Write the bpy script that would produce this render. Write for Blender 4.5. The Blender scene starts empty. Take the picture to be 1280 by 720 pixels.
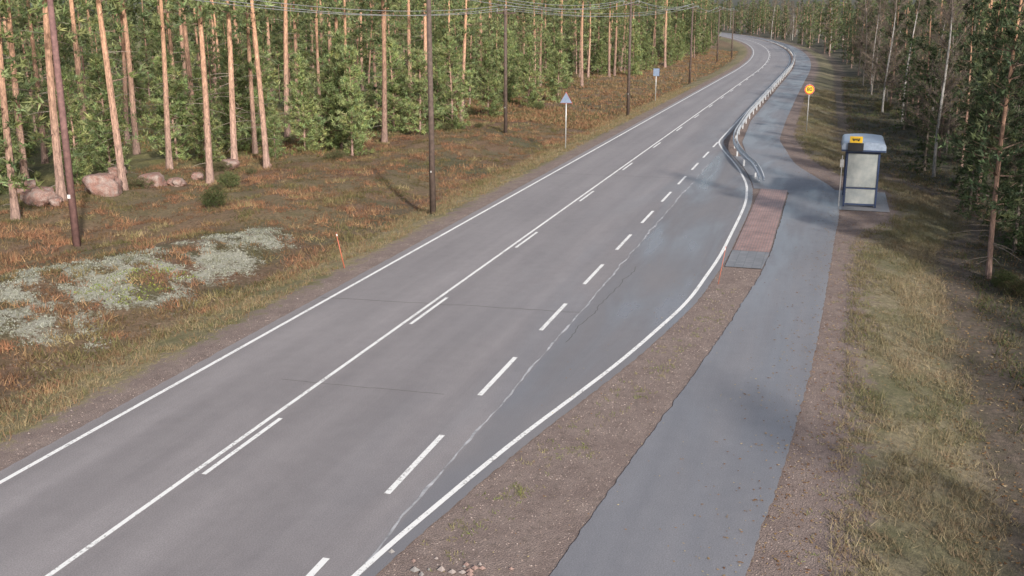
import bpy, math, random
import numpy as np
from mathutils import Vector
rng=np.random.default_rng(7); random.seed(7)
scene=bpy.context.scene
CT,ST=.9565,.2917
# ---------- road frame: s along the road, t to the right of the centre line ----------
def tc(s):
    s=np.asarray(s,float); q=np.clip(s,160,520)-160
    return -.00046*q*q-.3312*np.maximum(s-520,0)
def W(s,t):
    s=np.asarray(s,float); tt=np.asarray(t,float)+tc(s)
    return -11.45+s*ST+tt*CT, s*CT-tt*ST
def ST_of(X,Y):
    s=(X+11.45)*ST+Y*CT
    return s,(X+11.45)*CT-Y*ST-tc(s)
def sm(x,a,b):
    q=np.clip((x-a)/(b-a),0,1); return q*q*(3-2*q)
_ph=np.random.default_rng(3).uniform(0,6.28,(40,))
def nz(x,y,f,seed=0):
    v=0
    for i in range(5):
        a=_ph[(i+seed*5)%40]; k=f*(1+.45*i)
        v=v+np.sin(k*(x*math.cos(a*3)+y*math.sin(a*3))+_ph[(i*3+seed)%40]+1.3*np.sin(k*.6*(x*math.sin(a)-y*math.cos(a))))
    return v/5
def TR(s):
    return np.interp(s,[-50,17,45,50,57,62,68,80,120,600],[12,11.9,12.6,14.3,14.3,12,10.4,9,8.6,8.4])
def LI(s,t):
    tt=np.interp(s,[18,27,33,38,60],[-13.2,-12.2,-10.9,-10,-10]); hw=np.interp(s,[20,27,33,38,44],[4.8,4.2,3.0,1.8,.8])
    return np.exp(-((t-tt)/hw)**2)*sm(s,14,20)*(1-sm(s,38,43))
def LF(s,t):  # patchy lichen field
    return LI(s,t)*(.76+.85*nz(s,t,1.0,4)+.95*nz(s,t,2.6,6)+.6*nz(s,t,6.5,2))
def H(s,t):
    s=np.asarray(s,float);t=np.asarray(t,float)
    dl=-(t+4.3); dr=t-TR(s)
    z=-.02-.5*sm(dl,0,3.4)+.5*sm(dl,4,8.5)-.35*sm(dr,0,2.6)+.22*sm(dr,4,9)
    am=.24*sm(dl,3.5,9)+.10*sm(dr,1,6)
    z=z+am*(nz(s,t,.35,1)+.7*nz(s,t,1.1,2))
    return z+.4*LI(s,t)
# ---------- node helpers ----------
def newmat(name):
    m=bpy.data.materials.new(name); m.use_nodes=True; nt=m.node_tree
    return m,nt,nt.nodes['Principled BSDF']
def lk(nt,a,b): nt.links.new(a,b)
def noise(nt,vec,scale,detail=4,rough=.6,dist=0):
    n=nt.nodes.new('ShaderNodeTexNoise'); n.inputs['Scale'].default_value=scale; n.inputs['Detail'].default_value=detail
    n.inputs['Roughness'].default_value=rough; n.inputs['Distortion'].default_value=dist
    if vec is not None: lk(nt,vec,n.inputs['Vector'])
    return n.outputs['Fac']
def mapr(nt,v,a,b,c,d):
    n=nt.nodes.new('ShaderNodeMapRange'); lk(nt,v,n.inputs[0])
    for i,x in enumerate((a,b,c,d)): n.inputs[i+1].default_value=x
    return n.outputs[0]
def mth(nt,op,a,b=None):
    n=nt.nodes.new('ShaderNodeMath'); n.operation=op
    for i,x in enumerate((a,b)):
        if x is None: continue
        if isinstance(x,(int,float)): n.inputs[i].default_value=x
        else: lk(nt,x,n.inputs[i])
    return n.outputs[0]
def mixc(nt,f,a,b,blend='MIX'):
    n=nt.nodes.new('ShaderNodeMix'); n.data_type='RGBA'; n.blend_type=blend
    for sock,x in ((n.inputs[0],f),(n.inputs[6],a),(n.inputs[7],b)):
        if isinstance(x,(int,float)): sock.default_value=x
        elif isinstance(x,tuple): sock.default_value=(*x,1) if len(x)==3 else x
        else: lk(nt,x,sock)
    return n.outputs[2]
def gray(nt,v):
    n=nt.nodes.new('ShaderNodeCombineColor'); 
    for i in range(3): lk(nt,v,n.inputs[i])
    return n.outputs[0]
def uvst(nt,sx=1,sy=1):
    u=nt.nodes.new('ShaderNodeUVMap'); m=nt.nodes.new('ShaderNodeMapping'); m.inputs['Scale'].default_value=(sx,sy,1)
    lk(nt,u.outputs[0],m.inputs[0]); return m.outputs[0]
def bump(nt,b,h,st,dist=.02):
    n=nt.nodes.new('ShaderNodeBump'); n.inputs['Strength'].default_value=st; n.inputs['Distance'].default_value=dist
    lk(nt,h,n.inputs['Height']); lk(nt,n.outputs[0],b.inputs['Normal'])
def attr(nt,name,out='Fac'):
    n=nt.nodes.new('ShaderNodeAttribute'); n.attribute_name=name; return n.outputs[out]
def simple(name,col,rough=.6,metal=0,var=.15,scale=8):
    m,nt,b=newmat(name); tcn=nt.nodes.new('ShaderNodeTexCoord')
    f=noise(nt,tcn.outputs['Object'],scale,5)
    f=mapr(nt,f,.3,.7,1-var,1+var)
    lk(nt,mixc(nt,1.0,tuple(col),gray(nt,f),'MULTIPLY'),b.inputs['Base Color'])
    b.inputs['Roughness'].default_value=rough; b.inputs['Metallic'].default_value=metal
    return m
# ---------- materials ----------
def asphalt(name,c1,c2,wet):
    m,nt,b=newmat(name)
    big=noise(nt,uvst(nt,.10,.35),1,3); streak=noise(nt,uvst(nt,.03,1.5),1,4,.6); patch=noise(nt,uvst(nt,.11,.6),1,4,.55,.5)
    mid=noise(nt,uvst(nt),2.2,4,.7)
    fine=noise(nt,uvst(nt),40,4,.8)
    sep=nt.nodes.new('ShaderNodeSeparateXYZ'); u=nt.nodes.new('ShaderNodeUVMap'); lk(nt,u.outputs[0],sep.inputs[0])
    f=mth(nt,'ADD',mth(nt,'ADD',mth(nt,'MULTIPLY',big,.4),mth(nt,'MULTIPLY',streak,.35)),mth(nt,'MULTIPLY',mid,.25))
    col=mixc(nt,mapr(nt,f,.38,.62,0,1),c1,c2)
    g=mapr(nt,fine,.28,.72,.55,1.45)
    col=mixc(nt,1.0,col,gray(nt,g),'MULTIPLY')
    zone=None
    if wet=='road':
        wv=mth(nt,'COSINE',mth(nt,'MULTIPLY',mth(nt,'SUBTRACT',sep.outputs[1],.95),3.55))
        wm=mth(nt,'MULTIPLY',mapr(nt,sep.outputs[1],3.6,4.2,1,0),mapr(nt,big,.35,.6,.2,1))
        wv=mth(nt,'MULTIPLY',wv,wm)
        col=mixc(nt,1.0,col,gray(nt,mapr(nt,wv,-1,1,.94,1.06)),'MULTIPLY')
        zone=mapr(nt,sep.outputs[1],4.3,4.4,0,1)
        near=mapr(nt,sep.outputs[1],.3,4.4,0,.6)
        z2=mth(nt,'MAXIMUM',zone,near)
    else:
        z2=mapr(nt,sep.outputs[0],10,40,.55,.85)
    w=mth(nt,'MULTIPLY',mapr(nt,patch,.38,.62,0,1),z2)
    if zone is not None: col=mixc(nt,mth(nt,'MULTIPLY',zone,.5),col,(.155,.153,.165))
    col=mixc(nt,1.0,col,gray(nt,mapr(nt,w,0,1,1,.9)),'MULTIPLY')
    lk(nt,col,b.inputs['Base Color'])
    r=mapr(nt,w,0,1,.58,.24)
    lk(nt,r,b.inputs['Roughness']); b.inputs['Specular IOR Level'].default_value=.65
    bump(nt,b,noise(nt,uvst(nt),110,1),.15,.004)
    return m
M_road=asphalt('asphalt_road',(.20,.183,.188),(.272,.25,.256),'road')
M_path=asphalt('asphalt_path',(.172,.170,.186),(.232,.228,.246),'path')
def paintmat():
    m,nt,b=newmat('road_paint')
    f=noise(nt,uvst(nt),14,6,.7); g=noise(nt,uvst(nt),1.2,3)
    k=mth(nt,'ADD',mth(nt,'MULTIPLY',f,.7),mth(nt,'MULTIPLY',g,.3))
    lk(nt,mixc(nt,mapr(nt,k,.39,.48,0,1),(.36,.35,.35),(.80,.80,.80)),b.inputs['Base Color']); b.inputs['Roughness'].default_value=.6
    return m
M_paint=paintmat()
M_seal=simple('crack_sealant',(.38,.38,.40),.5,0,.5,3)
M_crack=simple('crack',(.09,.085,.08),.8)
def brick():
    m,nt,b=newmat('paving_brick')
    t=nt.nodes.new('ShaderNodeTexBrick'); lk(nt,uvst(nt),t.inputs['Vector'])
    t.inputs['Color1'].default_value=(.36,.20,.17,1); t.inputs['Color2'].default_value=(.29,.18,.16,1); t.inputs['Mortar'].default_value=(.18,.15,.14,1)
    t.inputs['Scale'].default_value=1; t.inputs['Mortar Size'].default_value=.012; t.inputs['Brick Width'].default_value=.21; t.inputs['Row Height'].default_value=.105
    f=noise(nt,uvst(nt),1.5,5); lk(nt,mixc(nt,1.0,t.outputs[0],gray(nt,mapr(nt,f,.3,.7,.7,1.3)),'MULTIPLY'),b.inputs['Base Color'])
    b.inputs['Roughness'].default_value=.45; return m
M_brick=brick()
def slabs():
    m,nt,b=newmat('paving_slab')
    t=nt.nodes.new('ShaderNodeTexBrick'); lk(nt,uvst(nt),t.inputs['Vector'])
    t.inputs['Color1'].default_value=(.21,.205,.215,1); t.inputs['Color2'].default_value=(.175,.17,.18,1); t.inputs['Mortar'].default_value=(.13,.13,.135,1)
    t.inputs['Scale'].default_value=1; t.inputs['Mortar Size'].default_value=.012; t.inputs['Brick Width'].default_value=.3; t.inputs['Row Height'].default_value=.3
    f=noise(nt,uvst(nt),1.5,5); lk(nt,mixc(nt,1.0,t.outputs[0],gray(nt,mapr(nt,f,.3,.7,.75,1.2)),'MULTIPLY'),b.inputs['Base Color']); b.inputs['Roughness'].default_value=.4; return m
M_slab=slabs()
def groundmat():
    m,nt,b=newmat('ground_soil')
    col=attr(nt,'Col','Color'); e=attr(nt,'edge'); li=attr(nt,'lich')
    uv=uvst(nt)
    n1=noise(nt,uv,1.3,4,.7); n2=noise(nt,uv,6,4,.75); n3=noise(nt,uv,40,4,.75)
    veg=mixc(nt,1.0,col,gray(nt,mapr(nt,n2,.3,.7,.4,1.5)),'MULTIPLY')
    veg=mixc(nt,mapr(nt,n1,.45,.62,0,.6),veg,mixc(nt,1.0,col,(.6,.68,.5),'MULTIPLY'))
    veg=mixc(nt,1.0,veg,gray(nt,mapr(nt,n3,.3,.7,.7,1.3)),'MULTIPLY')
    gr=mixc(nt,mapr(nt,n1,.35,.65,0,1),(.185,.138,.125),(.25,.195,.175))
    gr=mixc(nt,1.0,gr,gray(nt,mapr(nt,n3,.3,.7,.5,1.5)),'MULTIPLY')
    gr=mixc(nt,mapr(nt,n2,.52,.64,0,.6),gr,(.115,.088,.075))
    ef=mth(nt,'ADD',e,mapr(nt,mth(nt,'ADD',mth(nt,'MULTIPLY',n1,.6),mth(nt,'MULTIPLY',n2,.4)),.3,.7,-.8,.8))
    c=mixc(nt,mapr(nt,ef,-.25,.3,0,1),gr,veg)
    lf=mth(nt,'ADD',li,mapr(nt,n2,.3,.7,-.5,.5))
    lc=mixc(nt,mapr(nt,n3,.35,.65,0,1),(.19,.185,.14),(.42,.42,.37))
    c=mixc(nt,mapr(nt,lf,.5,.85,0,1),c,lc)
    lk(nt,c,b.inputs['Base Color']); b.inputs['Roughness'].default_value=.95
    bump(nt,b,noise(nt,uv,30,2),.7,.05); return m
M_ground=groundmat()
def leafmat(name,tr=.35,rnd=.25):
    m=bpy.data.materials.new(name); m.use_nodes=True; nt=m.node_tree; nt.nodes.clear()
    c=attr(nt,'Col','Color'); oi=nt.nodes.new('ShaderNodeObjectInfo')
    r=mapr(nt,oi.outputs['Random'],0,1,1-rnd,1+rnd)
    cc=mixc(nt,1.0,c,gray(nt,r),'MULTIPLY')
    d=nt.nodes.new('ShaderNodeBsdfDiffuse'); t=nt.nodes.new('ShaderNodeBsdfTranslucent'); mx=nt.nodes.new('ShaderNodeMixShader'); o=nt.nodes.new('ShaderNodeOutputMaterial')
    lk(nt,cc,d.inputs[0]); lk(nt,cc,t.inputs[0]); mx.inputs[0].default_value=tr
    lk(nt,d.outputs[0],mx.inputs[1]); lk(nt,t.outputs[0],mx.inputs[2]); lk(nt,mx.outputs[0],o.inputs[0]); return m
M_leaf=leafmat('foliage'); M_grass=leafmat('grass_blades',.3,0)
def barkmat():
    m,nt,b=newmat('bark'); c=attr(nt,'Col','Color'); t=nt.nodes.new('ShaderNodeTexCoord'); mp=nt.nodes.new('ShaderNodeMapping'); mp.inputs['Scale'].default_value=(9,9,2.2)
    lk(nt,t.outputs['Object'],mp.inputs[0]); n=noise(nt,mp.outputs[0],1.6,4,.8); oi=nt.nodes.new('ShaderNodeObjectInfo')
    k=mth(nt,'MULTIPLY',mapr(nt,n,.33,.67,.4,1.5),mapr(nt,oi.outputs['Random'],0,1,.7,1.2))
    lk(nt,mixc(nt,1.0,c,gray(nt,k),'MULTIPLY'),b.inputs['Base Color']); b.inputs['Roughness'].default_value=.9
    return m
M_bark=barkmat()
# ---------- mesh helpers ----------
def mkmesh(name,V,F,mats,uv=None,col=None,fl=None,matidx=None,smooth=False):
    V=np.asarray(V,np.float32).reshape(-1,3); F=np.asarray(F,np.int32); k=F.shape[1]
    me=bpy.data.meshes.new(name); me.vertices.add(len(V)); me.vertices.foreach_set('co',V.ravel())
    me.loops.add(F.size); me.loops.foreach_set('vertex_index',F.ravel())
    me.polygons.add(len(F)); me.polygons.foreach_set('loop_start',np.arange(0,F.size,k,dtype=np.int32))
    for m in mats: me.materials.append(m)
    if matidx is not None: me.polygons.foreach_set('material_index',np.asarray(matidx,np.int32))
    me.polygons.foreach_set('use_smooth',np.full(len(F),smooth))
    me.update(calc_edges=True)
    if uv is not None:
        l=me.uv_layers.new(name='UVMap'); l.data.foreach_set('uv',np.asarray(uv,np.float32)[F.ravel()].ravel())
    if col is not None:
        a=me.attributes.new('Col','FLOAT_COLOR','POINT'); c=np.ones((len(V),4),np.float32); c[:,:3]=col; a.data.foreach_set('color',c.ravel())
    for n,v in (fl or {}).items():
        a=me.attributes.new(n,'FLOAT','POINT'); a.data.foreach_set('value',np.asarray(v,np.float32).ravel())
    return me
def addob(name,me,parent=None,loc=None):
    o=bpy.data.objects.new(name,me); scene.collection.objects.link(o)
    if parent: o.parent=parent
    if loc is not None: o.location=loc
    return o
def empty(name,loc=(0,0,0),rz=0):
    o=bpy.data.objects.new(name,None); o.empty_display_size=.3; scene.collection.objects.link(o); o.location=loc; o.rotation_euler=(0,0,rz); return o
def grid(ns,nt_):
    i=np.arange(ns-1)[:,None]; j=np.arange(nt_-1)[None,:]; a=i*nt_+j
    return np.stack([a,a+nt_,a+nt_+1,a+1],-1).reshape(-1,4)[:,::-1]
# ---------- ground ----------
sa=np.concatenate([-np.geomspace(600,12,12),np.arange(-8,75,.36),np.arange(75,160,1.2),np.geomspace(162,4000,60)])
ta=np.concatenate([-np.geomspace(3000,36,22),np.arange(-34,-4.2,.42),np.arange(-4.2,16,.4),np.arange(16,40,1.0),np.geomspace(42,3000,22)])
S,T=np.meshgrid(sa,ta,indexing='ij'); X,Y=W(S,T); Z=H(S,T)
edge=np.maximum(-4.75-T,T-TR(S)+.1); li=LF(S,T)
def mixn(a,b,f): return a*(1-f[...,None])+b*f[...,None]
A=lambda *c: np.array(c)
n1=sm(nz(S,T,.5,3),-.3,.3); n2=sm(nz(S,T,.23,5),-.25,.3)
heath=mixn(mixn(A(.15,.09,.058),A(.10,.088,.048),n1),A(.20,.14,.083),n2*.5)
strawL=mixn(A(.28,.225,.13),A(.19,.165,.085),n1)
forest=mixn(A(.12,.115,.055),A(.20,.18,.075),n1)
colL=mixn(strawL,heath,sm(-T,6.2,7.8)); colL=mixn(colL,forest,sm(-T,19,27))
dr=T-TR(S)
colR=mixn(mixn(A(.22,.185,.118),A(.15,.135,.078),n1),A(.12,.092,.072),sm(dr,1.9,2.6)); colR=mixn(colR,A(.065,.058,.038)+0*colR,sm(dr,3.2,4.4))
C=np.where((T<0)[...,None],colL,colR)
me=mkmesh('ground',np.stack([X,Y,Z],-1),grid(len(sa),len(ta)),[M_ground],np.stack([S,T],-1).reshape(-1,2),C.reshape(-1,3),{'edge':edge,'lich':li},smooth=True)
addob('ground',me)
# ---------- ribbons ----------
def smooth_interp(xs,ys,k=1.5):
    def f(s):
        s=np.asarray(s,float); return sum(np.interp(s+o,xs,ys) for o in np.linspace(-k,k,7))/7
    return f
BAY=smooth_interp([-100,8,16.7,19.5,22.2,26.1,28.3,33.9,40.4,48.4,52,56.9,62,66.2,70,75,900],[3.7,3.7,4.37,4.79,5.2,5.99,6.4,7.2,7.48,7.49,7.45,7.1,6.3,5.46,4.6,3.7,3.7])
PL=smooth_interp([-100,17.4,22.7,26.7,31.2,37.9,42,55.5,58,62,66,75,90,900],[6,7.28,7.75,8.16,8.56,9.05,9.2,9.22,8.4,7.5,6.5,5.3,4.7,4.7],.5)
PR=smooth_interp([-100,18.3,22,27.6,33.2,44.5,50.6,57,61,65.5,77.3,91.3,117,900],[9.2,10.17,10.53,10.88,11.1,11.4,11.6,11.4,10.3,9.1,7.6,7.4,7.3,7.3])
def ribbon(name,s,tl,tr,z,mat,n=2,jit=0,obj=True):
    s=np.asarray(s,float); tl=tl(s) if callable(tl) else np.full_like(s,tl) if np.isscalar(tl) else tl
    tr=tr(s) if callable(tr) else np.full_like(s,tr) if np.isscalar(tr) else tr
    if jit:
        tl=tl+jit*(.5*nz(s,s*0,1.7,1)+.8*nz(s,s*0,9,2)); tr=tr+jit*(.5*nz(s,s*0,1.5,3)+.8*nz(s,s*0,8.3,4))
    f=np.linspace(0,1,n); T_=tl[:,None]*(1-f)+tr[:,None]*f; S_=np.repeat(s[:,None],n,1); X,Y=W(S_,T_)
    return (np.stack([X,Y,np.full_like(X,z)],-1).reshape(-1,3),grid(len(s),n),np.stack([S_,T_],-1).reshape(-1,2))
def join(parts):
    V=[];F=[];U=[];o=0
    for v,f,u in parts: V.append(v);F.append(f+o);U.append(u);o+=len(v)
    return np.concatenate(V),np.concatenate(F),np.concatenate(U)
def addrib(name,parts,mat):
    v,f,u=join(parts); return addob(name,mkmesh(name,v,f,[mat],u))
sr=np.concatenate([np.arange(-150,-5,5),np.arange(-5,70,.1),np.arange(70,120,.3),np.arange(120,900,3)])
addrib('road',[ribbon('',sr,-3.78,lambda s:BAY(s)+.28,0,M_road,6,.03)],M_road)
addrib('footpath',[ribbon('',sr,PL,PR,.004,M_path,6,.04)],M_path)
addrib('brick_paving',[ribbon('',np.linspace(41.6,56,40),7.83,9.15,.008,M_brick,3)],M_brick)
s_=np.linspace(38.9,41.58,12); addrib('slab_paving',[ribbon('',s_,7.80,lambda s:PL(s)-.03,.008,M_slab,3)],M_slab)
addrib('shelter_pavement',[ribbon('',np.linspace(51.2,56.6,12),11.2,13.7,.008,M_slab,3)],M_path)
addrib('bus_bay_apron',[ribbon('',np.linspace(56,68,24),lambda s:BAY(s)+.33,lambda s:np.maximum(PL(s)+.1,BAY(s)+.4),.002,M_path,2)],M_path)
marks=[ribbon('',sr,-3.46,-3.35,.006,0,2),ribbon('',sr,-.25,-.15,.006,0,2)]
for k in range(-4,60):
    a=19.05+10.3*k; marks.append(ribbon('',np.linspace(a,a+2.95,4),-.02,.08,.006,0,2))
for k in range(-2,11):
    a=19.3+5.27*k; marks.append(ribbon('',np.linspace(a,a+2.85,4),3.64,3.76,.006,0,2))
sb=sr[(sr>13.2)]; marks.append(ribbon('',sb,lambda s:BAY(s)-.06,lambda s:BAY(s)+.055,.007,0,2))
sb=sr[(sr<8)]; marks.append(ribbon('',sb,3.64,3.77,.006,0,2))
addrib('road_markings',marks,M_paint)
sl=[]
s_=np.arange(9,64,.1); w_=4.33+.06*nz(s_,s_*0,1.1,1)+.035*nz(s_,s_*0,5,2); ww=np.maximum(.007,.024+.032*nz(s_,s_*0,2.2,5))
sl.append(ribbon('',s_,w_-ww,w_+ww,.004,0,2))
addrib('asphalt_seam',sl,M_seal)
cr=[]
def crack(s0,t0,s1,t1,w,am,seed):
    n=int(math.hypot(s1-s0,t1-t0)/.12); q=np.linspace(0,1,n); s=s0+(s1-s0)*q; t=t0+(t1-t0)*q
    ds,dt=s1-s0,t1-t0; L=math.hypot(ds,dt); o=am*(nz(q*L,q*0,2.5,seed)+.5*nz(q*L,q*0,8,seed+1))
    s=s-dt/L*o; t=t+ds/L*o
    V=[]
    for sg in (-1,1):
        X,Y=W(s-dt/L*w*sg,t+ds/L*w*sg); V.append(np.stack([X,Y,np.full_like(X,.003)],-1))
    V=np.stack(V,1).reshape(-1,3); return V,grid(n,2),np.zeros((len(V),2))
cr.append(crack(31.2,-3.7,31.9,4.3,.012,.06,1)); cr.append(crack(24.2,-1.2,24.4,2.9,.008,.05,2)); cr.append(crack(58,-3.7,58.3,4,.012,.06,3)); cr.append(crack(29,4.6,38,4.9,.008,.08,4))
addrib('asphalt_crack',cr,M_crack)
# ---------- blades / needles ----------
def nrm(a): return a/np.maximum(np.linalg.norm(a,axis=-1,keepdims=True),1e-6)
def blades(P,D,K,L,w,C,spread=.7,base=.05,cv=.25):
    N=len(P); P=np.repeat(P,K,0)+rng.normal(0,1,(N*K,3))*base; D=nrm(np.repeat(D,K,0)+rng.normal(0,spread,(N*K,3)))
    L=np.repeat(np.broadcast_to(L,(N,)),K)*rng.uniform(.6,1.25,N*K); sd=nrm(np.cross(D,rng.normal(0,1,(N*K,3))))*w
    V=np.stack([P-sd,P+sd,P+D*L[:,None]],1).reshape(-1,3); F=np.arange(N*K*3).reshape(-1,3)
    c=np.repeat(C,K,0)*rng.uniform(1-cv,1+cv,(N*K,1)); return V,F,np.repeat(c,3,0)
def scatter(n,s0,s1,t0,t1,near=0):
    s=s0+(s1-s0)*rng.random(n)**(1+near); return s,rng.uniform(t0,t1,n)
def veg(name,s,t,K,L,w,C,spread=.5,base=.08,z0=0,mat=None):
    X,Y=W(s,t); P=np.stack([X,Y,H(s,t)+z0],-1); D=np.tile(A(0,0,1.),(len(P),1))
    V,F,c=blades(P,D,K,L,w,C,spread,0.0)
    off=np.repeat(rng.normal(0,1,(len(P)*K,3))*A(base,base,0),3,0); V=V+off
    return addob(name,mkmesh(name,V,F,[mat or M_grass],col=c))
def pick(n,cols,wts=None):
    cols=np.array(cols); i=rng.choice(len(cols),n,p=wts); return cols[i]
# heather
s,t=scatter(34000,12,95,-26,-6.4,.55); hn=nz(s,t,1.4,6)+.5*nz(s,t,3.3,2); k=(LF(s,t)<.62)&(hn>-.32); s,t,hn=s[k],t[k],hn[k]
zz=sm(nz(s,t,.55,7)+.6*nz(s,t,1.6,3),-.15,.4)[:,None]; yy=sm(nz(s,t,.8,1)+.5*nz(s,t,2.5,5),.3,.65)[:,None]
C=pick(len(s),[(.31,.165,.10),(.23,.13,.085),(.34,.22,.125),(.17,.105,.07)])*(1-zz)+pick(len(s),[(.13,.125,.06),(.17,.15,.075),(.21,.145,.085)])*zz
C=C*(1-yy)+pick(len(s),[(.34,.27,.16),(.28,.23,.12),(.22,.20,.10)])*yy
C=C*(.7+.55*sm(hn,-.3,.6))[:,None]
veg('heather',s,t,9,(.08+.22*sm(hn,-.3,.7))*rng.uniform(.7,1.2,len(s)),.016,C,.7,.12)
s,t=scatter(7500,85,260,-30,-7,.6); C=pick(len(s),[(.29,.16,.095),(.24,.15,.09),(.17,.145,.075),(.32,.23,.13)]); veg('heather',s,t,7,.3,.05,C,.8,.3)
# lichen cushions
s,t=scatter(20000,15,43,-20,-7.0); k=(LF(s,t)>.55); s,t=s[k],t[k]
veg('reindeer_lichen',s,t,8,.06,.020,pick(len(s),[(.40,.41,.36),(.33,.34,.28),(.22,.22,.16)]),1.0,.10)
s,t=scatter(90,29,33,-11,-9.2); veg('moss',s,t,12,.07,.02,pick(len(s),[(.30,.34,.08),(.22,.28,.08)]),1.0,.14)
# grass
s,t=scatter(10000,6,130,-7.3,-4.9,.5); k=nz(s,t,1.5,1)>-.35; s,t=s[k],t[k]
veg('grass_verge',s,t,7,rng.uniform(.08,.24,len(s)),.008,pick(len(s),[(.36,.29,.18),(.30,.24,.14),(.20,.19,.095),(.28,.18,.11)]),.55,.09)
s,_=scatter(16000,6,130,0,1,.5); t=TR(s)+rng.uniform(-.2,1,len(s))*2.5; gn=nz(s,t,1.2,2)+.6*nz(s,t,3,5); k=(gn>-.42); s,t,gn=s[k],t[k],gn[k]
gz=sm(nz(s,t,.45,6),-.3,.4)[:,None]
C=pick(len(s),[(.33,.275,.18),(.26,.22,.14),(.29,.22,.15)])*gz+pick(len(s),[(.205,.185,.11),(.15,.15,.08),(.24,.19,.12)])*(1-gz)
veg('grass_verge',s,t,7,rng.uniform(.08,.28,len(s))*(.7+.5*sm(gn,-.4,.6)),.008,C,.65,.09)
s,_=scatter(3000,6,90,0,1,.4); t=TR(s)+2.3+rng.random(len(s))*2.2; k=nz(s,t,1.1,4)>.0; s,t=s[k],t[k]
veg('grass_verge',s,t,7,rng.uniform(.06,.2,len(s)),.009,pick(len(s),[(.22,.19,.12),(.14,.14,.075),(.19,.14,.09)]),.8,.10)
s,_=scatter(10000,6,160,0,1,.4); t=TR(s)+3.4+rng.random(len(s))**1.3*12
veg('undergrowth',s,t,7,rng.uniform(.10,.36,len(s)),.014,pick(len(s),[(.10,.115,.055),(.07,.085,.04),(.16,.13,.08),(.14,.10,.065)]),.8,.14)
s,t=scatter(10000,60,300,-75,-18,.3); veg('undergrowth',s,t,6,.32,.045,pick(len(s),[(.14,.17,.06),(.20,.18,.07),(.25,.17,.09)]),.8,.25)
# weeds on gravel
s,_=scatter(520,14,60,0,1,.3); u=rng.random(len(s)); t=np.where(u<.5,TR(s)-rng.random(len(s))**2*1.0,BAY(s)+.5+rng.random(len(s))*.9)
k=(s<36)|(u<.5); s,t=s[k],t[k]; veg('weeds',s,t,8,.08,.007,pick(len(s),[(.20,.23,.08),(.28,.25,.13)]),.8,.06)
cl=[(20.2,5.9,30),(22.2,6.6,18),(18.6,5.5,14),(26,7.2,10)]
s=np.concatenate([rng.normal(a,.18,n) for a,b,n in cl]); t=np.concatenate([rng.normal(b,.15,n) for a,b,n in cl])
veg('weeds',s,t,8,.06,.006,pick(len(s),[(.20,.22,.09),(.26,.25,.11)]),.9,.04)
# fallen leaves
def flat_bits(name,s,t,z,size,C,mat,tilt=.35):
    n=len(s); X,Y=W(s,t); a=rng.uniform(0,6.28,n); P=np.stack([X,Y,z],-1)[:,None,:]
    q=np.array([[1,0],[0,.6],[-1,0],[0,-.6]])*1.0
    ca,sa_=np.cos(a)[:,None],np.sin(a)[:,None]
    x=(q[:,0]*ca-q[:,1]*sa_)*size[:,None]; y=(q[:,0]*sa_+q[:,1]*ca)*size[:,None]; zt=np.abs(q[:,0]*rng.uniform(0,tilt,(n,1))*size[:,None])
    V=P+np.stack([x,y,zt],-1); F=np.arange(n*4).reshape(-1,4)
    return addob(name,mkmesh(name,V.reshape(-1,3),F,[mat],col=np.repeat(C,4,0)))
lc=[(.30,.17,.08),(.38,.26,.13),(.22,.12,.07),(.45,.36,.24)]
s,_=scatter(5200,12,90,0,1,.6); t=PR(s)+rng.normal(.6,.8,len(s)); z=np.maximum(H(s,t),np.where(t<PR(s),.004,-.02))+.012
flat_bits('fallen_leaves',s,t,z,rng.uniform(.015,.04,len(s)),pick(len(s),lc),M_grass)
s,_=scatter(6000,10,80,0,1,.5); t=TR(s)+rng.uniform(1.6,6,len(s)); flat_bits('fallen_leaves',s,t,H(s,t)+.015,rng.uniform(.02,.05,len(s)),pick(len(s),lc)*.85,M_grass,.6)
s,_=scatter(520,12,70,0,1,.5); t=rng.uniform(5,10.5,len(s)); flat_bits('fallen_leaves',s,t,np.full(len(s),.02),rng.uniform(.012,.028,len(s)),pick(len(s),[(.36,.2,.08),(.55,.45,.25)]),M_grass)
# gravel stones
def stones(name,s,t,z,size,C,mat):
    n=len(s); X,Y=W(s,t); base=np.array([[1,0,0],[0,1,0],[-1,0,0],[0,-1,0],[0,0,.8],[0,0,-.5]],float)
    V=np.stack([X,Y,z],-1)[:,None,:]+base*size[:,None,None]*rng.uniform(.6,1.3,(n,6,1)); f=np.array([[0,1,4],[1,2,4],[2,3,4],[3,0,4],[1,0,5],[2,1,5],[3,2,5],[0,3,5]])
    F=(np.arange(n)[:,None,None]*6+f).reshape(-1,3); return addob(name,mkmesh(name,V.reshape(-1,3),F,[mat],col=np.repeat(C,6,0)))
M_stone,nts,bs=newmat('gravel_stone'); lk(nts,attr(nts,'Col','Color'),bs.inputs['Base Color']); bs.inputs['Roughness'].default_value=.85
gs,gt=[],[]
s=12+26.5*rng.random(7000)**1.3; lo=BAY(s)+.3; hi=PL(s)-.03; t=lo+(hi-lo)*rng.random(7000); gs.append(s);gt.append(t)
s,_=scatter(3500,12,70,0,1,.6); t=PR(s)+.03+np.abs(rng.normal(0,.5,3500)); gs.append(s);gt.append(t)
s,_=scatter(3000,14,70,0,1,.6); t=-3.8-np.abs(rng.normal(0,.5,3000)); gs.append(s);gt.append(t)
s=np.concatenate(gs);t=np.concatenate(gt); stones('gravel',s,t,H(s,t)+.002,rng.uniform(.005,.017,len(s))*rng.uniform(.7,1.4,len(s)),pick(len(s),[(.28,.22,.20),(.21,.165,.15),(.35,.29,.27),(.17,.14,.13)]),M_stone)
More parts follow.
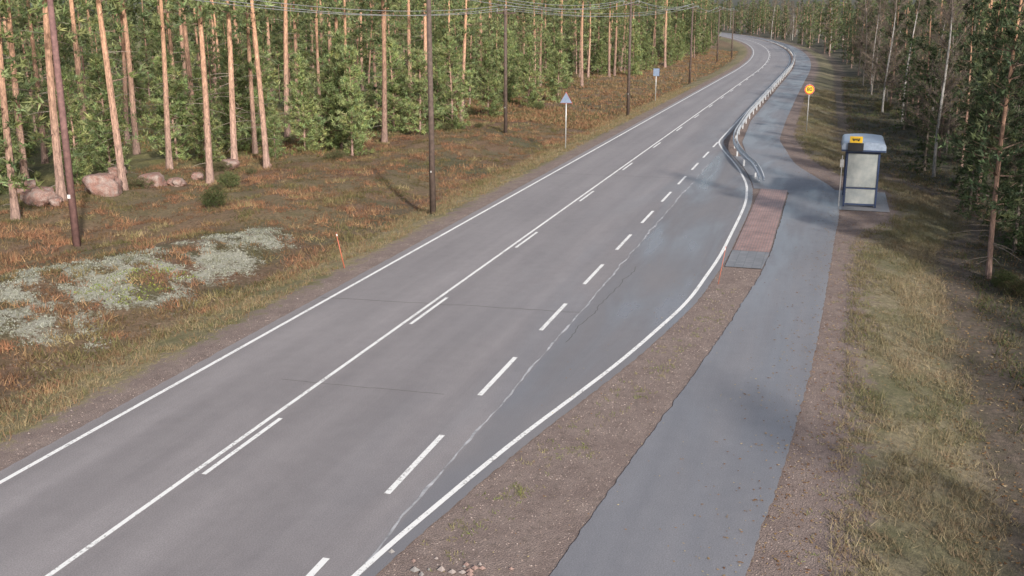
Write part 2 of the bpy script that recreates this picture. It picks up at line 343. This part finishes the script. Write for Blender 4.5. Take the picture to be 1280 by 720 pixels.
s=rng.normal(17.1,.25,26);t=rng.normal(5.9,.45,26); stones('rocks',s,t,H(s,t)+.02,rng.uniform(.03,.075,26),pick(26,[(.30,.26,.25),(.28,.19,.17),(.23,.22,.22)]),M_stone)
# ---------- trees ----------
class TB:
    def __init__(s): s.V=[];s.F=[];s.C=[];s.M=[];s.n=0
    def add(s,V,F,C,mi): s.V.append(V);s.F.append(F+s.n);s.C.append(C);s.M.append(np.full(len(F),mi));s.n+=len(V)
    def tube(s,P,R,n,cols):
        P=np.asarray(P,float);R=np.asarray(R,float);k=len(P);d=nrm(np.gradient(P,axis=0)); up=A(1.,0,0) if abs(d[0][0])<.7 else A(0,1.,0)
        a=nrm(np.cross(d,up));b=np.cross(d,a);th=np.linspace(0,2*math.pi,n,endpoint=False)
        V=P[:,None,:]+R[:,None,None]*(a[:,None,:]*np.cos(th)[None,:,None]+b[:,None,:]*np.sin(th)[None,:,None])
        F=[]
        for i in range(k-1):
            for j in range(n):
                q=(j+1)%n; F+= [(i*n+j,i*n+q,(i+1)*n+q),(i*n+j,(i+1)*n+q,(i+1)*n+j)]
        C=np.repeat(np.broadcast_to(np.asarray(cols,float),(k,3)),n,0); s.add(V.reshape(-1,3),np.array(F),C,0)
    def mesh(s,name): return mkmesh(name,np.concatenate(s.V),np.concatenate(s.F),[M_bark,M_leaf],col=np.concatenate(s.C),matidx=np.concatenate(s.M))
def trunk(tb,h,r,n,colf,wob=.15,seg=14):
    z=np.linspace(0,1,seg); a,b=rng.uniform(0,6.28,2); P=np.stack([wob*np.sin(z*4+a)*z*h/10,wob*np.cos(z*3.3+b)*z*h/10,z*h-.25],-1)
    R=r*(1-z)**.8*.85+.015; R[0]*=1.35; tb.tube(P,R,n,np.array([colf(q*h) for q in z])); return lambda q:np.array([np.interp(q,z,P[:,i]) for i in range(3)])
def pine(h,r,c0,blen,sp,K,nd_L,nd_w,nb=5,clumps=7,green=(.10,.145,.055),dead=6,upper=9,low=0,gap=0):
    tb=TB(); g=A(*green)
    pt=trunk(tb,h,r,8,lambda z: A(.29,.20,.175)*(1-min(1,z/upper))+A(.46,.265,.17)*min(1,z/upper))
    P=[];D=[];C=[]
    def branch(z,l,el):
        a=rng.uniform(0,6.28); o=pt(z/h)
        d=A(math.cos(a)*math.cos(el),math.sin(a)*math.cos(el),math.sin(el)); q=np.linspace(0,1,4)[:,None]; pts=o+d*l*q+A(0,0,.18*l)*q*q
        tb.tube(pts,[.02+.008*l,.016,.011,.006],3,(.19,.13,.10))
        cl=max(2,int(clumps*l/blen+1)); bc=rng.uniform(.65,1.3)
        for j in range(cl):
            w=rng.uniform(.3,1.03); pp=o+d*l*w+A(0,0,.18*l)*w*w+rng.normal(0,.13*l*.8+.03,3)*A(1,1,.5)
            P.append(pp);D.append(d*.6+A(0,0,.5)); C.append(g*bc*rng.uniform(.7,1.3)*A(rng.uniform(.9,1.2),1,rng.uniform(.85,1.15)))
    z=c0*h
    while z<h*.99:
        f=(z-c0*h)/(h*(1-c0)); L=blen*(1-f)**.75*(.55+.45*min(1,f*4))+.15
        for k in range(nb):
            if rng.random()<gap: continue
            branch(z,L*rng.uniform(.5,1.25),rng.uniform(-.15,.45)+f*.5)
        z+=sp*rng.uniform(.7,1.3)
    for k in range(low): branch(rng.uniform(.2,1)*c0*h,rng.uniform(.9,1.9),rng.uniform(-.3,.2))
    V,F,c=blades(np.array(P),np.array(D),K,nd_L,nd_w,np.array(C),.75,.045); tb.add(V,F,c,1)
    for k in range(dead):
        z=rng.uniform(.12,.95)*c0*h; a=rng.uniform(0,6.28);l=rng.uniform(.3,1.5); o=pt(z/h); d=A(math.cos(a),math.sin(a),rng.uniform(-.3,.2)); tb.tube([o,o+d*l*.5,o+d*l+A(0,0,-.1)],[.018,.012,.005],3,(.2,.17,.15))
    return tb
G1=(.22,.275,.13)
tallP=[pine(rng.uniform(16,19),rng.uniform(.19,.245),rng.uniform(.48,.56),2.3,.7,8,.40,.055,4,6,green=G1,dead=18,low=l).mesh('tall_pine_mesh') for l in (0,8,14,4)]
midP=[pine(rng.uniform(9.5,12.5),.09,c0,rng.uniform(1.4,2.2),.46,12,.22,.028,5,8,green=G1,dead=8,gap=.2,low=4).mesh('mid_pine_mesh') for c0 in (.15,.3,.42,.25,.5)]
youngP=[pine(rng.uniform(4.5,6),.06,.05,bl,.27,14,.18,.020,6,9,green=(.235,.295,.135),dead=0).mesh('young_pine_mesh') for bl in (1.2,1.5,1.35)]
midR=[pine(rng.uniform(9.5,12),.09,c0,rng.uniform(1.6,2.3),.44,11,.22,.030,5,8,green=(.105,.138,.078),dead=14,gap=.12).mesh('mid_pine_mesh') for c0 in (.12,.25,.18)]
farP=[pine(rng.uniform(10,13),.11,c0,2.0,.6,7,.34,.055,5,7,green=g,dead=4,gap=.1).mesh('far_pine_mesh') for c0,g in ((.1,(.19,.24,.12)),(.25,(.16,.20,.10)),(.05,(.14,.18,.095)))]
def spruce(h):
    tb=TB(); pt=trunk(tb,h,.10,7,lambda z:A(.17,.14,.12),.05); P=[];D=[];C=[]; z=.04*h
    while z<h*.985:
        f=z/h; L=(1-f)**.85*h*.17+.12
        for k in range(6):
            a=rng.uniform(0,6.28); l=L*rng.uniform(.55,1.2); o=pt(f); d=A(math.cos(a),math.sin(a),0)
            w=np.linspace(0,1,4)[:,None]; pts=o+d*l*w+A(0,0,-.35*l)*w+A(0,0,.2*l)*w*w; tb.tube(pts,[.018,.012,.008,.004],3,(.15,.12,.10))
            for j in range(max(3,int(l*6))):
                w=rng.uniform(.1,1.02); P.append(o+d*l*w+A(0,0,-.35*l*w+.2*l*w*w)+rng.normal(0,.06,3)+np.cross(d,A(0,0,1))*rng.normal(0,.14*l)); D.append(d*.8+A(0,0,-.35)); C.append(A(.075,.105,.055)*rng.uniform(.6,1.5))
        z+=.3
    V,F,c=blades(np.array(P),np.array(D),8,.20,.026,np.array(C),.55,.03); tb.add(V,F,c,1); return tb
spruceP=[spruce(9).mesh('spruce_mesh'),spruce(12).mesh('spruce_mesh'),spruce(5).mesh('spruce_mesh')]
def birch(h,white=True,leaf=.15):
    tb=TB(); tcol=A(.46,.44,.42) if white else A(.20,.18,.165)
    pt=trunk(tb,h,.085,8,lambda z:tcol*(.55 if z<.6 else rng.uniform(.75,1.05)) if z<h*.7 else A(.2,.16,.14),.35); P=[];D=[];C=[]
    for k in range(75):
        f=rng.uniform(.14,.97); L=(1-f)**.6*h*.22+.3; a=rng.uniform(0,6.28); l=L*rng.uniform(.5,1.1); el=rng.uniform(.4,1.0); o=pt(f)
        d=A(math.cos(a)*math.cos(el),math.sin(a)*math.cos(el),math.sin(el)); w=np.linspace(0,1,4)[:,None]; pts=o+d*l*w+rng.normal(0,.05,(4,3))*w*l; tb.tube(pts,[.012+.006*l,.012,.008,.004],3,(.17,.135,.115))
        for j in range(int(l*9)+3): 
            ww=rng.uniform(.2,1); P.append(o+d*l*ww);D.append(d);C.append(A(.165,.13,.11)*rng.uniform(.6,1.4))
    P=np.array(P);D=np.array(D); V,F,c=blades(P,D,5,.5,.006,np.array(C),.6,.02); tb.add(V,F,c,0)
    k=rng.random(len(P))<leaf; P2=P[k]; V,F,c=blades(P2,D[k],6,.06,.022,pick(len(P2),[(.22,.23,.09),(.28,.22,.09),(.15,.17,.08)]),1.0,.18); tb.add(V,F,c,1); return tb
birchP=[birch(12,True,.25).mesh('birch_mesh'),birch(12,False,.2).mesh('bare_tree_mesh'),birch(11,False,.15).mesh('bare_tree_mesh'),birch(8,False,.4).mesh('bare_tree_mesh')]
def bush(n=260,r=.8,h=1.1,cols=((.12,.16,.07),(.16,.17,.07))):
    tb=TB(); 
    for k in range(9):
        a=rng.uniform(0,6.28); e=A(math.cos(a)*r*.7,math.sin(a)*r*.7,h*rng.uniform(.6,1)); tb.tube([A(0,0,-.05),e*.5,e],[.02,.013,.005],3,(.13,.10,.08))
    P=nrm(rng.normal(0,1,(n,3)))*rng.random((n,1))**.4*A(r,r,h*.55)+A(0,0,h*.55); V,F,c=blades(P,nrm(P),10,.13,.02,pick(n,cols),.9,.08); tb.add(V,F,c,1); return tb
bushP=[bush(cols=((.10,.13,.06),(.13,.14,.065))).mesh('bush_mesh'),bush(300,1.1,.9,((.12,.14,.07),(.15,.125,.075))).mesh('bush_mesh')]
F_L=empty('distant_pine_forest'); F_R=empty('distant_mixed_forest')
placed=[]
def tree(me,X,Y,sc,name=None,parent=None,zs=None):
    s,t=ST_of(X,Y); o=addob(name or 'tree',me,parent,(X,Y,float(H(s,t))))
    o.rotation_euler=(rng.normal(0,.022),rng.normal(0,.022),rng.uniform(0,6.28)); o.scale=(sc,sc,sc if zs is None else zs); placed.append((X,Y)); return o
for X,Y in [(-21,43.3),(-20.9,47.7),(-18.96,50.3),(-19.1,57.8),(-15.8,54),(-15.9,59.4),(-15.9,64.4),(-8.6,70.3),(-12.4,76.7),(-4.06,84.3),(-23.6,65.4),(-15.9,74),(-24.5,52),(-27,60)]:
    tree(random.choice(tallP),X,Y,rng.uniform(.85,1.1),'pine_tree')
for X,Y,sc in [(-13,65.4,1.1),(-9.8,63.8,1.2),(-22.5,58,1.3),(-6.5,74,1.15),(-26,54,1.3),(-17.5,66,1.4),(-2,88,1.2),(1.5,97,1.2),(-11.5,69,1.3),(-24.5,47,.9),(-20,62,1.3),(4.5,103,1.2),(-14,61.5,.6),(-10.9,66.5,1.5),(-4.5,79,1.4),(-18,61,1.0),(-22.5,53.5,1.1),(-25,50,1.2)]:
    tree(random.choice(youngP),X,Y,sc,'young_pine_tree')
def free(X,Y,d): 
    return all((X-a)**2+(Y-b)**2>d*d for a,b in placed)
def fill(n,s0,s1,tf,depth,protos,names,par,dmin,near_name_s,pw=1.5,srange=(.75,1.15),spw=1.0,te=1.4,clump=False):
    c=0;tries=0
    while c<n and tries<n*8:
        tries+=1; s=s0+(s1-s0)*rng.random()**pw; e=tf(s); t=e+(1 if e>0 else -1)*depth*rng.random()**te
        X,Y=W(s,t); X=float(X);Y=float(Y)
        if clump and float(nz(X,Y,.17,5))<-.12: continue
        if not free(X,Y,dmin): continue
        i=rng.integers(len(protos)); front=s<near_name_s and abs(t-e)<7
        tree(protos[i],X,Y,rng.uniform(*srange),names[i] if front else 'tree',None if front else par); c+=1
tL=lambda s: float(np.interp(s,[0,90,150,220,600],[-19.5,-18.5,-15.5,-13,-12]))
tR=lambda s: float(np.interp(s,[0,40,90,180,260,600],[16.2,15.9,15.6,13.2,11.5,10.5]))
fill(95,45,200,tL,46,tallP,['pine_tree']*4,F_L,2.6,0,1.2,(.8,1.15))
fill(165,44,230,lambda s:tL(s)-2.2,40,midP,['pine_tree']*5,F_L,2.0,75,1.1,(.6,1.15),clump=True)
fill(120,48,240,lambda s:tL(s)-.3,36,youngP,['young_pine_tree']*3,F_L,1.5,75,1.2,(.4,1.5),clump=True)
fill(150,200,620,tL,28,tallP[:2]+farP*2,['t']*9,F_L,1.8,0,1.1,(.9,1.3))
fill(36,35,60,lambda s:-26,50,tallP+midP,['t']*9,F_L,2,0,1,(.8,1.1))
fill(190,55,330,lambda s:-56,26,farP,['t']*5,F_L,1.6,0,1,(1,1.5),te=1)
# right side
for X,Y,me in [(23.3,57.1,0),(31.8,85.4,0),(20.6,41.2,1),(27.5,66,2),(37,104,1)]:
    tree(birchP[me],X,Y,1.0,'birch_tree' if me<1 else 'bare_deciduous_tree')
for X,Y,sc,m in [(18.9,38.2,.8,2),(20.9,43.4,.7,0),(19.3,35.0,.7,2),(24.2,54.5,1,2),(31,78,.8,2),(22.5,50.5,.65,0),(27.2,62,.8,0),(20.8,46.6,.75,2),(30,72,.7,0)]: tree(spruceP[m],X,Y,sc,'spruce_tree')
for X,Y,sc,m in [(19.9,40.2,.8,0),(22,48.6,.85,1),(25.5,58.8,.9,2),(29.2,69,.9,0),(34,88,.95,1),(21.2,39,.9,2),(23.6,52.3,.95,0),(26.3,64,.8,1),(31.6,80.5,.95,2),(36,96,1,0),(22.6,45.2,.9,2)]: tree(midR[m],X,Y,sc,'pine_tree')
fill(30,38,200,tR,26,birchP,['birch_tree','bare_deciduous_tree','bare_deciduous_tree','bare_deciduous_tree'],F_R,1.5,90,1.3)
fill(190,36,210,lambda s:tR(s)+.5,28,spruceP+midR*3,['spruce_tree']*3+['pine_tree']*9,F_R,1.7,90,1.3,(.7,1.1))
fill(28,50,220,lambda s:tR(s)+6,30,tallP,['pine_tree']*4,F_R,2.4,0,1.2)
fill(90,40,260,lambda s:tR(s)+28,22,farP[1:],['t']*3,F_R,1.7,0,1.2,(1,1.4),te=1)
fill(160,190,640,tR,30,birchP[:2]+farP[1:]*3,['t']*20,F_R,1.8,0,1.1,(.9,1.3))
fill(22,-10,34,lambda s:22,20,birchP[:2]+midR[:2]+spruceP[:2],['t']*9,F_R,2.4,0,1,(.6,.9))
for X,Y,sc in [(5.5,-15,1.0),(1.5,-19,1.1),(15.5,-5,.95),(-3,-20,1.05),(21,1,.9)]: tree(tallP[int(abs(X))%4],X,Y,sc,'pine_tree')
fill(110,600,720,lambda s:-60,-150,farP+birchP[1:2],['t']*20,F_L,2,0,1,(1.3,1.8),te=1)
for k in range(12):
    s=rng.uniform(34,110); X,Y=W(s,tR(s)+.3+rng.uniform(-.2,3)); tree(bushP[k%2],float(X),float(Y),rng.uniform(.4,.9),'bush')
for k in range(22):
    s=rng.uniform(42,110); X,Y=W(s,tL(s)+rng.uniform(-3,4)); tree(bushP[k%2],float(X),float(Y),rng.uniform(.25,.7),'bush')
# ---------- boulders ----------
def rockmat():
    m,nt,b=newmat('granite'); t=nt.nodes.new('ShaderNodeTexCoord'); n=noise(nt,t.outputs['Object'],3,6,.7); n2=noise(nt,t.outputs['Object'],30,3)
    c=mixc(nt,mapr(nt,n,.42,.66,0,1),(.26,.145,.12),(.33,.27,.25)); c=mixc(nt,1.0,c,gray(nt,mapr(nt,n2,.3,.7,.6,1.3)),'MULTIPLY')
    lk(nt,c,b.inputs['Base Color']); b.inputs['Roughness'].default_value=.9; bump(nt,b,n,.8,.12); return m
M_rock=rockmat()
import bmesh
from mathutils import noise as mn
for i,(X,Y,w,h) in enumerate([(-19.26,48.6,1.75,1.05),(-18.1,52,1.6,.85),(-21.3,46.7,1.6,.9),(-15.8,57.5,1.2,.65),(-17,52.4,1.0,.45),(-16.7,54.9,.7,.4),(-20.2,49.4,.6,.35),(-13.8,58.5,.5,.3),(-22.4,47.9,1.0,.5),(-20.4,45.9,.6,.4),(-23.5,50,1.3,.7),(-21,55,1.1,.6)]):
    bm=bmesh.new(); bmesh.ops.create_icosphere(bm,subdivisions=4,radius=.5)
    for v in bm.verts:
        p=v.co*2.2+Vector((i*7,0,0)); d=mn.noise(p)*.45+mn.noise(p*2.6)*.16; v.co*=1+d; v.co.x=max(min(v.co.x,.44),-.46); v.co.z=min(v.co.z,.40)
        v.co=Vector((v.co.x*w,v.co.y*w*.85,v.co.z*h*1.3))
    me=bpy.data.meshes.new('boulder'); bm.to_mesh(me); bm.free(); me.materials.append(M_rock)
    for p in me.polygons: p.use_smooth=True
    s,t=ST_of(X,Y); o=addob('boulder',me,None,(X,Y,float(H(s,t))+h*.36)); o.rotation_euler=(0,0,i*1.3)
# ---------- built objects ----------
def boxm(name,parent,c,d,mat,bev=.008,rot=None):
    bm=bmesh.new(); bmesh.ops.create_cube(bm,size=1)
    for v in bm.verts: v.co=Vector((v.co.x*d[0],v.co.y*d[1],v.co.z*d[2]))
    if bev and min(d)>bev*2.5: bmesh.ops.bevel(bm,geom=bm.edges[:],offset=bev,segments=2,affect='EDGES')
    me=bpy.data.meshes.new(name); bm.to_mesh(me); bm.free(); me.materials.append(mat); o=addob(name,me,parent,c)
    if rot: o.rotation_euler=rot
    return o
def cyl(name,parent,p0,p1,r0,r1,mat,n=16):
    p0=Vector(p0);p1=Vector(p1); bm=bmesh.new(); bmesh.ops.create_cone(bm,cap_ends=True,segments=n,radius1=r0,radius2=r1,depth=(p1-p0).length)
    me=bpy.data.meshes.new(name); bm.to_mesh(me); bm.free(); me.materials.append(mat)
    for p in me.polygons: p.use_smooth=len(p.vertices)==4
    o=addob(name,me,parent,(p0+p1)/2); o.rotation_mode='QUATERNION'; o.rotation_quaternion=(p1-p0).to_track_quat('Z','Y'); return o
M_wood=simple('creosote_wood',(.10,.072,.062),.85,0,.35,6); M_wood2=simple('reddish_wood',(.18,.10,.095),.85,0,.35,6)
M_galv=simple('galvanised_steel',(.62,.64,.67),.42,.35,.12,4); M_white=simple('white_paint',(.75,.75,.75),.5); M_blk=simple('black_paint',(.02,.02,.022),.5)
M_ins=simple('insulator_glass',(.25,.3,.28),.25); M_wire=simple('wire',(.36,.37,.38),.5,.3); M_yel=simple('yellow_sign',(.80,.50,.03),.45,0,.05); M_red=simple('red_sign',(.55,.03,.02),.45)
M_blu=simple('blue_sign',(.03,.12,.38),.45); M_signback=simple('sign_back',(.22,.28,.40),.5,.2); M_frame=simple('shelter_frame',(.035,.055,.12),.4,.2); M_roof=simple('shelter_roof',(.27,.33,.43),.35,.1)
M_orange=simple('orange_stick',(.50,.14,.08),.5); M_bench=simple('bench_wood',(.30,.19,.10),.7); M_grayp=simple('grey_paint',(.4,.4,.4),.5)
poles=[(-16.4,38.3,9.9,M_wood2),(-3.55,46,9.8,M_wood),(-.47,76.7,8.9,M_wood),(10.2,92.4,9.8,M_wood),(23,137,9.8,M_wood),(37.6,195,9.8,M_wood),(43.7,212,9.5,M_wood),(-26,8,9.8,M_wood2)]
HD=math.atan2(ST,CT)
tops=[]
for i,(X,Y,h,m) in enumerate(poles):
    s,t=ST_of(X,Y); z=float(H(s,t)); e=empty('utility_pole',(X,Y,z),-HD)
    cyl('pole',e,(0,0,-.3),(0,0,h),.145,.095,m,18); boxm('crossarm',e,(0,.12,h-.35),(1.5,.09,.11),m,.01)
    for dx in (-.65,0.0,.65):
        zz=h-.3 if dx else h
        cyl('pin',e,(dx,.12 if dx else 0,zz),(dx,.12 if dx else 0,zz+.12),.015,.015,M_galv,8); cyl('insulator',e,(dx,.12 if dx else 0,zz+.1),(dx,.12 if dx else 0,zz+.26),.055,.035,M_ins,12)
    if i in (0,7): boxm('pole_tag',e,(0,-.145,1.9),(.12,.02,.14),M_white,0)
    else: boxm('pole_tag',e,(0,-.142,1.9),(.06,.015,.08),M_grayp,0)
    tops.append((X,Y,z+h))
def wire(a,b,sag,dx):
    cx=CT*dx; cy=-ST*dx; n=18; P=[]
    for i in range(n+1):
        q=i/n; P.append(((a[0]+(b[0]-a[0])*q)+cx,(a[1]+(b[1]-a[1])*q)+cy,a[2]+(b[2]-a[2])*q-(.05 if dx else -.2)-sag*4*q*(1-q)))
    return P
cu=bpy.data.curves.new('overhead_wire','CURVE'); cu.dimensions='3D'; cu.bevel_depth=.018; cu.bevel_resolution=1; cu.materials.append(M_wire)
for a,b,sg in [(7,0,.5),(0,2,.9),(2,4,.9),(1,3,.8),(3,4,.6),(4,5,.8),(5,6,.2)]:
    for dx in (-.65,0,.65):
        P=wire(tops[a],tops[b],sg,dx); sp=cu.splines.new('POLY'); sp.points.add(len(P)-1)
        for i,p in enumerate(P): sp.points[i].co=(*p,1)
addob('overhead_wire',cu)
# guardrail
def rail_t(s): return smooth_interp([57,60,64,70,76,90,900],[7.95,7.3,6.3,5.25,4.75,4.45,4.45],2)(s)
def prof_sweep(name,parent,s,side,zoff):
    pr=[(0,.00),(.0,.03),(.06,.06),(.06,.10),(.0,.13),(0,.15),(.06,.18),(.06,.22),(.0,.25),(0,.28)]
    t=rail_t(s)+side*.08; X,Y=W(s,t); ds=np.gradient(X),np.gradient(Y); L=np.hypot(*ds); nx,ny=ds[1]/L,-ds[0]/L
    V=[]
    for th in (0,.006):
        for a,zz in pr:
            o=(a+th)*side; V.append(np.stack([X+nx*o,Y+ny*o,zoff+zz],-1))
    n=len(pr); V=np.stack(V,1); m=2*n; idx=[]
    order=list(range(n))+list(range(2*n-1,n-1,-1))
    for i in range(len(s)-1):
        for j in range(m):
            a,b=order[j],order[(j+1)%m]; idx.append((i*m+a,i*m+b,(i+1)*m+b,(i+1)*m+a))
    addob(name,mkmesh(name,V.reshape(-1,3),np.array(idx),[M_galv]),parent)
gr=empty('guardrail')
sg=np.concatenate([np.arange(57.5,100,.4),np.arange(100.5,330,2.)]); zo=.45-.43*(1-sm(sg,56,61))
prof_sweep('road_side_beam',gr,sg,-1,zo); prof_sweep('path_side_beam',gr,sg,1,zo)
for s in np.concatenate([np.arange(60,110,4.),np.arange(112,330,4.)]):
    X,Y=W(s,rail_t(s)); zt=.45-.43*(1-float(sm(s,56,61)))+.2; boxm('post',gr,(float(X),float(Y),zt/2-.1),(.08,.12,zt+.2),M_galv,0,(0,0,-HD))
# traffic signs
def sign_post(e,h,mat=M_galv): cyl('post',e,(0,0,-.2),(0,0,h),.03,.03,mat,12)
def disc(name,e,c,r,th,mat,n=40):
    return cyl(name,e,(c[0],c[1]+th/2,c[2]),(c[0],c[1]-th/2,c[2]),r,r,mat,n)
X,Y=21.6,76.7; s,t=ST_of(X,Y); e=empty('speed_limit_sign',(X,Y,float(H(s,t))),-.1); sign_post(e,3.5,M_grayp)
disc('plate_back',e,(0,-.04,3.1),.36,.02,M_galv); disc('red_ring',e,(0,-.056,3.1),.35,.012,M_red); disc('yellow_face',e,(0,-.066,3.1),.285,.010,M_yel)
tx=bpy.data.curves.new('numerals','FONT'); tx.body='80'; tx.size=.40; tx.align_x='CENTER'; tx.align_y='CENTER'; tx.extrude=.003; tx.offset=.008; tx.materials.append(M_blk); o=addob('numerals',tx,e,(0,-.076,3.1)); o.rotation_euler=(math.radians(90),0,0)
X,Y=3.53,68.6; s,t=ST_of(X,Y); e=empty('give_way_sign',(X,Y,float(H(s,t))),-.25); sign_post(e,3.55)
def poly(name,e,pts,y0,y1,mat):
    n=len(pts); V=[(x,y0,z) for x,z in pts]+[(x,y1,z) for x,z in pts]; me=bpy.data.meshes.new(name)
    me.from_pydata(V,[],[tuple(range(n)),tuple(range(2*n-1,n-1,-1))]+[(i,i+n,(i+1)%n+n,(i+1)%n) for i in range(n)]); me.materials.append(mat); return addob(name,me,e)
poly('triangle_plate',e,[(-.40,2.98),(.40,2.98),(0,3.66)],-.06,-.04,M_signback); poly('plate_rim',e,[(-.42,2.96),(.42,2.96),(0,3.69)],-.038,-.034,M_red)
X,Y=14.7,108; s,t=ST_of(X,Y); e=empty('bus_stop_sign',(X,Y,float(H(s,t))),-.3); sign_post(e,3.3); boxm('plate',e,(0,-.05,2.95),(.6,.02,.75),M_signback,.005); boxm('plate_face',e,(0,.045,2.95),(.6,.02,.75),M_blu,.005)
# snow stakes
for X,Y,lx,r in [(-5.75,34.9,-.28,.02),(6.65,32.6,.22,.012)]:
    e=empty('snow_stake',(X,Y,float(H(*ST_of(X,Y))))); cyl('stake',e,(0,0,-.2),(lx,0,1.25),r,r*.7,M_orange,8); cyl('reflector_band',e,(lx*.86,0,1.12),(lx*.93,0,1.19),r,r,M_white,8)
# bus shelter  (local x = right, y = along road)
X,Y=W(53.7,12.42); e=empty('bus_shelter',(float(X),float(Y),.012),-HD)
wd,ln,hh=1.36,3.2,2.5
for x in (-wd/2,wd/2):
    for y in (-ln/2,0,ln/2):
        if x<0 and y==0: continue
        boxm('frame_post',e,(x,y,hh/2),(.08,.08,hh),M_frame,.006)
def glassm():
    m,nt,b=newmat('frosted_glass'); t=nt.nodes.new('ShaderNodeTexCoord'); n=noise(nt,t.outputs['Object'],3,5)
    lk(nt,mixc(nt,mapr(nt,n,.35,.65,0,1),(.38,.42,.43),(.52,.54,.53)),b.inputs['Base Color']); b.inputs['Roughness'].default_value=.2; b.inputs['Alpha'].default_value=.5; return m
M_glass=glassm()
for y in (-ln/2,ln/2):
    boxm('end_rail_low',e,(0,y,.12),(wd-.085,.05,.06),M_frame,0); boxm('end_rail_mid',e,(0,y,.85),(wd-.085,.045,.05),M_frame,0); boxm('end_rail_top',e,(0,y,hh-.05),(wd-.085,.06,.09),M_frame,0)
    boxm('end_glass',e,(0,y,1.68),(wd-.1,.012,1.55),M_glass,0); boxm('end_glass_low',e,(0,y,.49),(wd-.1,.012,.66),M_glass,0)
for y in (-ln/4,ln/4):
    boxm('back_rail_low',e,(wd/2,y,.12),(.05,ln/2-.085,.06),M_frame,0); boxm('back_rail_mid',e,(wd/2,y,.85),(.045,ln/2-.085,.05),M_frame,0); boxm('back_rail_top',e,(wd/2,y,hh-.05),(.06,ln/2-.085,.09),M_frame,0)
    boxm('back_glass',e,(wd/2,y,1.68),(.012,ln/2-.1,1.55),M_glass,0); boxm('back_glass_low',e,(wd/2,y,.49),(.012,ln/2-.1,.66),M_glass,0)
boxm('front_beam',e,(-wd/2,0,hh-.05),(.06,ln-.085,.10),M_frame,0)
boxm('bench_seat',e,(.42,.2,.46),(.34,2.0,.05),M_bench,.01); boxm('bench_leg',e,(.42,-.6,.22),(.28,.06,.43),M_frame,0); boxm('bench_leg',e,(.42,1.0,.22),(.28,.06,.43),M_frame,0)
boxm('timetable',e,(wd/2-.05,.9,1.5),(.02,.5,.7),M_white,0)
# boxy roof with rounded shoulders, slightly vaulted top
hw=wd/2+.25; rp=[(-hw,hh+.003),(hw,hh+.003)]
rp+=[(hw-.16+.16*math.cos(a),hh+.22+.16*math.sin(a)) for a in np.linspace(0,math.pi/2,6)]
rp+=[(x,hh+.38+.05*(1-(x/(hw-.16))**2)) for x in np.linspace(hw-.3,-hw+.3,6)]
rp+=[(-hw+.16-.16*math.sin(a),hh+.22+.16*math.cos(a)) for a in np.linspace(0,math.pi/2,6)]
poly('roof',e,rp,-ln/2-.2,ln/2+.2,M_roof)
boxm('roof_trim',e,(0,-ln/2-.215,hh+.05),(2*hw-.02,.02,.07),M_frame,0); boxm('roof_trim',e,(-hw-.012,0,hh+.05),(.02,ln+.36,.07),M_frame,0)
boxm('stop_sign_box',e,(-.36,-ln/2-.27,hh+.22),(.66,.07,.34),M_blk,0)
boxm('stop_sign_plate',e,(-.36,-ln/2-.27,hh+.545),(.54,.03,.28),M_yel,.004)
boxm('pictogram_body',e,(-.36,-ln/2-.29,hh+.565),(.32,.008,.10),M_blk,0); boxm('pictogram_window',e,(-.36,-ln/2-.296,hh+.585),(.27,.004,.03),M_yel,0)
for dx in (-.1,.1): disc('pictogram_wheel',e,(-.36+dx,-ln/2-.29,hh+.505),.03,.008,M_blk,16)
boxm('info_post',e,(-wd/2-.2,-ln/2-.05,1.15),(.04,.04,2.3),M_grayp,0); boxm('info_plate',e,(-wd/2-.2,-ln/2-.08,1.95),(.16,.015,.35),M_grayp,0)
# ---------- light ----------
EL=math.radians(27); AZ=math.radians(160)
Sd=Vector((math.cos(EL)*math.sin(AZ),math.cos(EL)*math.cos(AZ),math.sin(EL)))
ld=bpy.data.lights.new('sun','SUN'); ld.energy=5.0; ld.angle=math.radians(2.5); ld.color=(1,.93,.83); lo=bpy.data.objects.new('sun',ld); scene.collection.objects.link(lo); lo.rotation_euler=Sd.to_track_quat('Z','Y').to_euler()
w=bpy.data.worlds.new('World'); scene.world=w; w.use_nodes=True; nt=w.node_tree; bg=nt.nodes['Background']; sk=nt.nodes.new('ShaderNodeTexSky'); sk.sky_type='NISHITA'; sk.sun_disc=False; sk.sun_elevation=EL; sk.sun_rotation=AZ; sk.dust_density=3
hs=nt.nodes.new('ShaderNodeHueSaturation'); hs.inputs['Saturation'].default_value=.75
lk(nt,sk.outputs[0],hs.inputs['Color']); lk(nt,hs.outputs[0],bg.inputs[0]); bg.inputs[1].default_value=.15
# ---------- camera ----------
cd=bpy.data.cameras.new('camera'); cd.sensor_width=36; cd.lens=36.56; cd.clip_end=6000; co=bpy.data.objects.new('camera',cd); scene.collection.objects.link(co)
co.location=(0,0,8.5); co.rotation_euler=(math.radians(90-14.86),0,0); scene.camera=co
scene.view_settings.view_transform='Standard'; scene.view_settings.look='None'; scene.view_settings.exposure=0
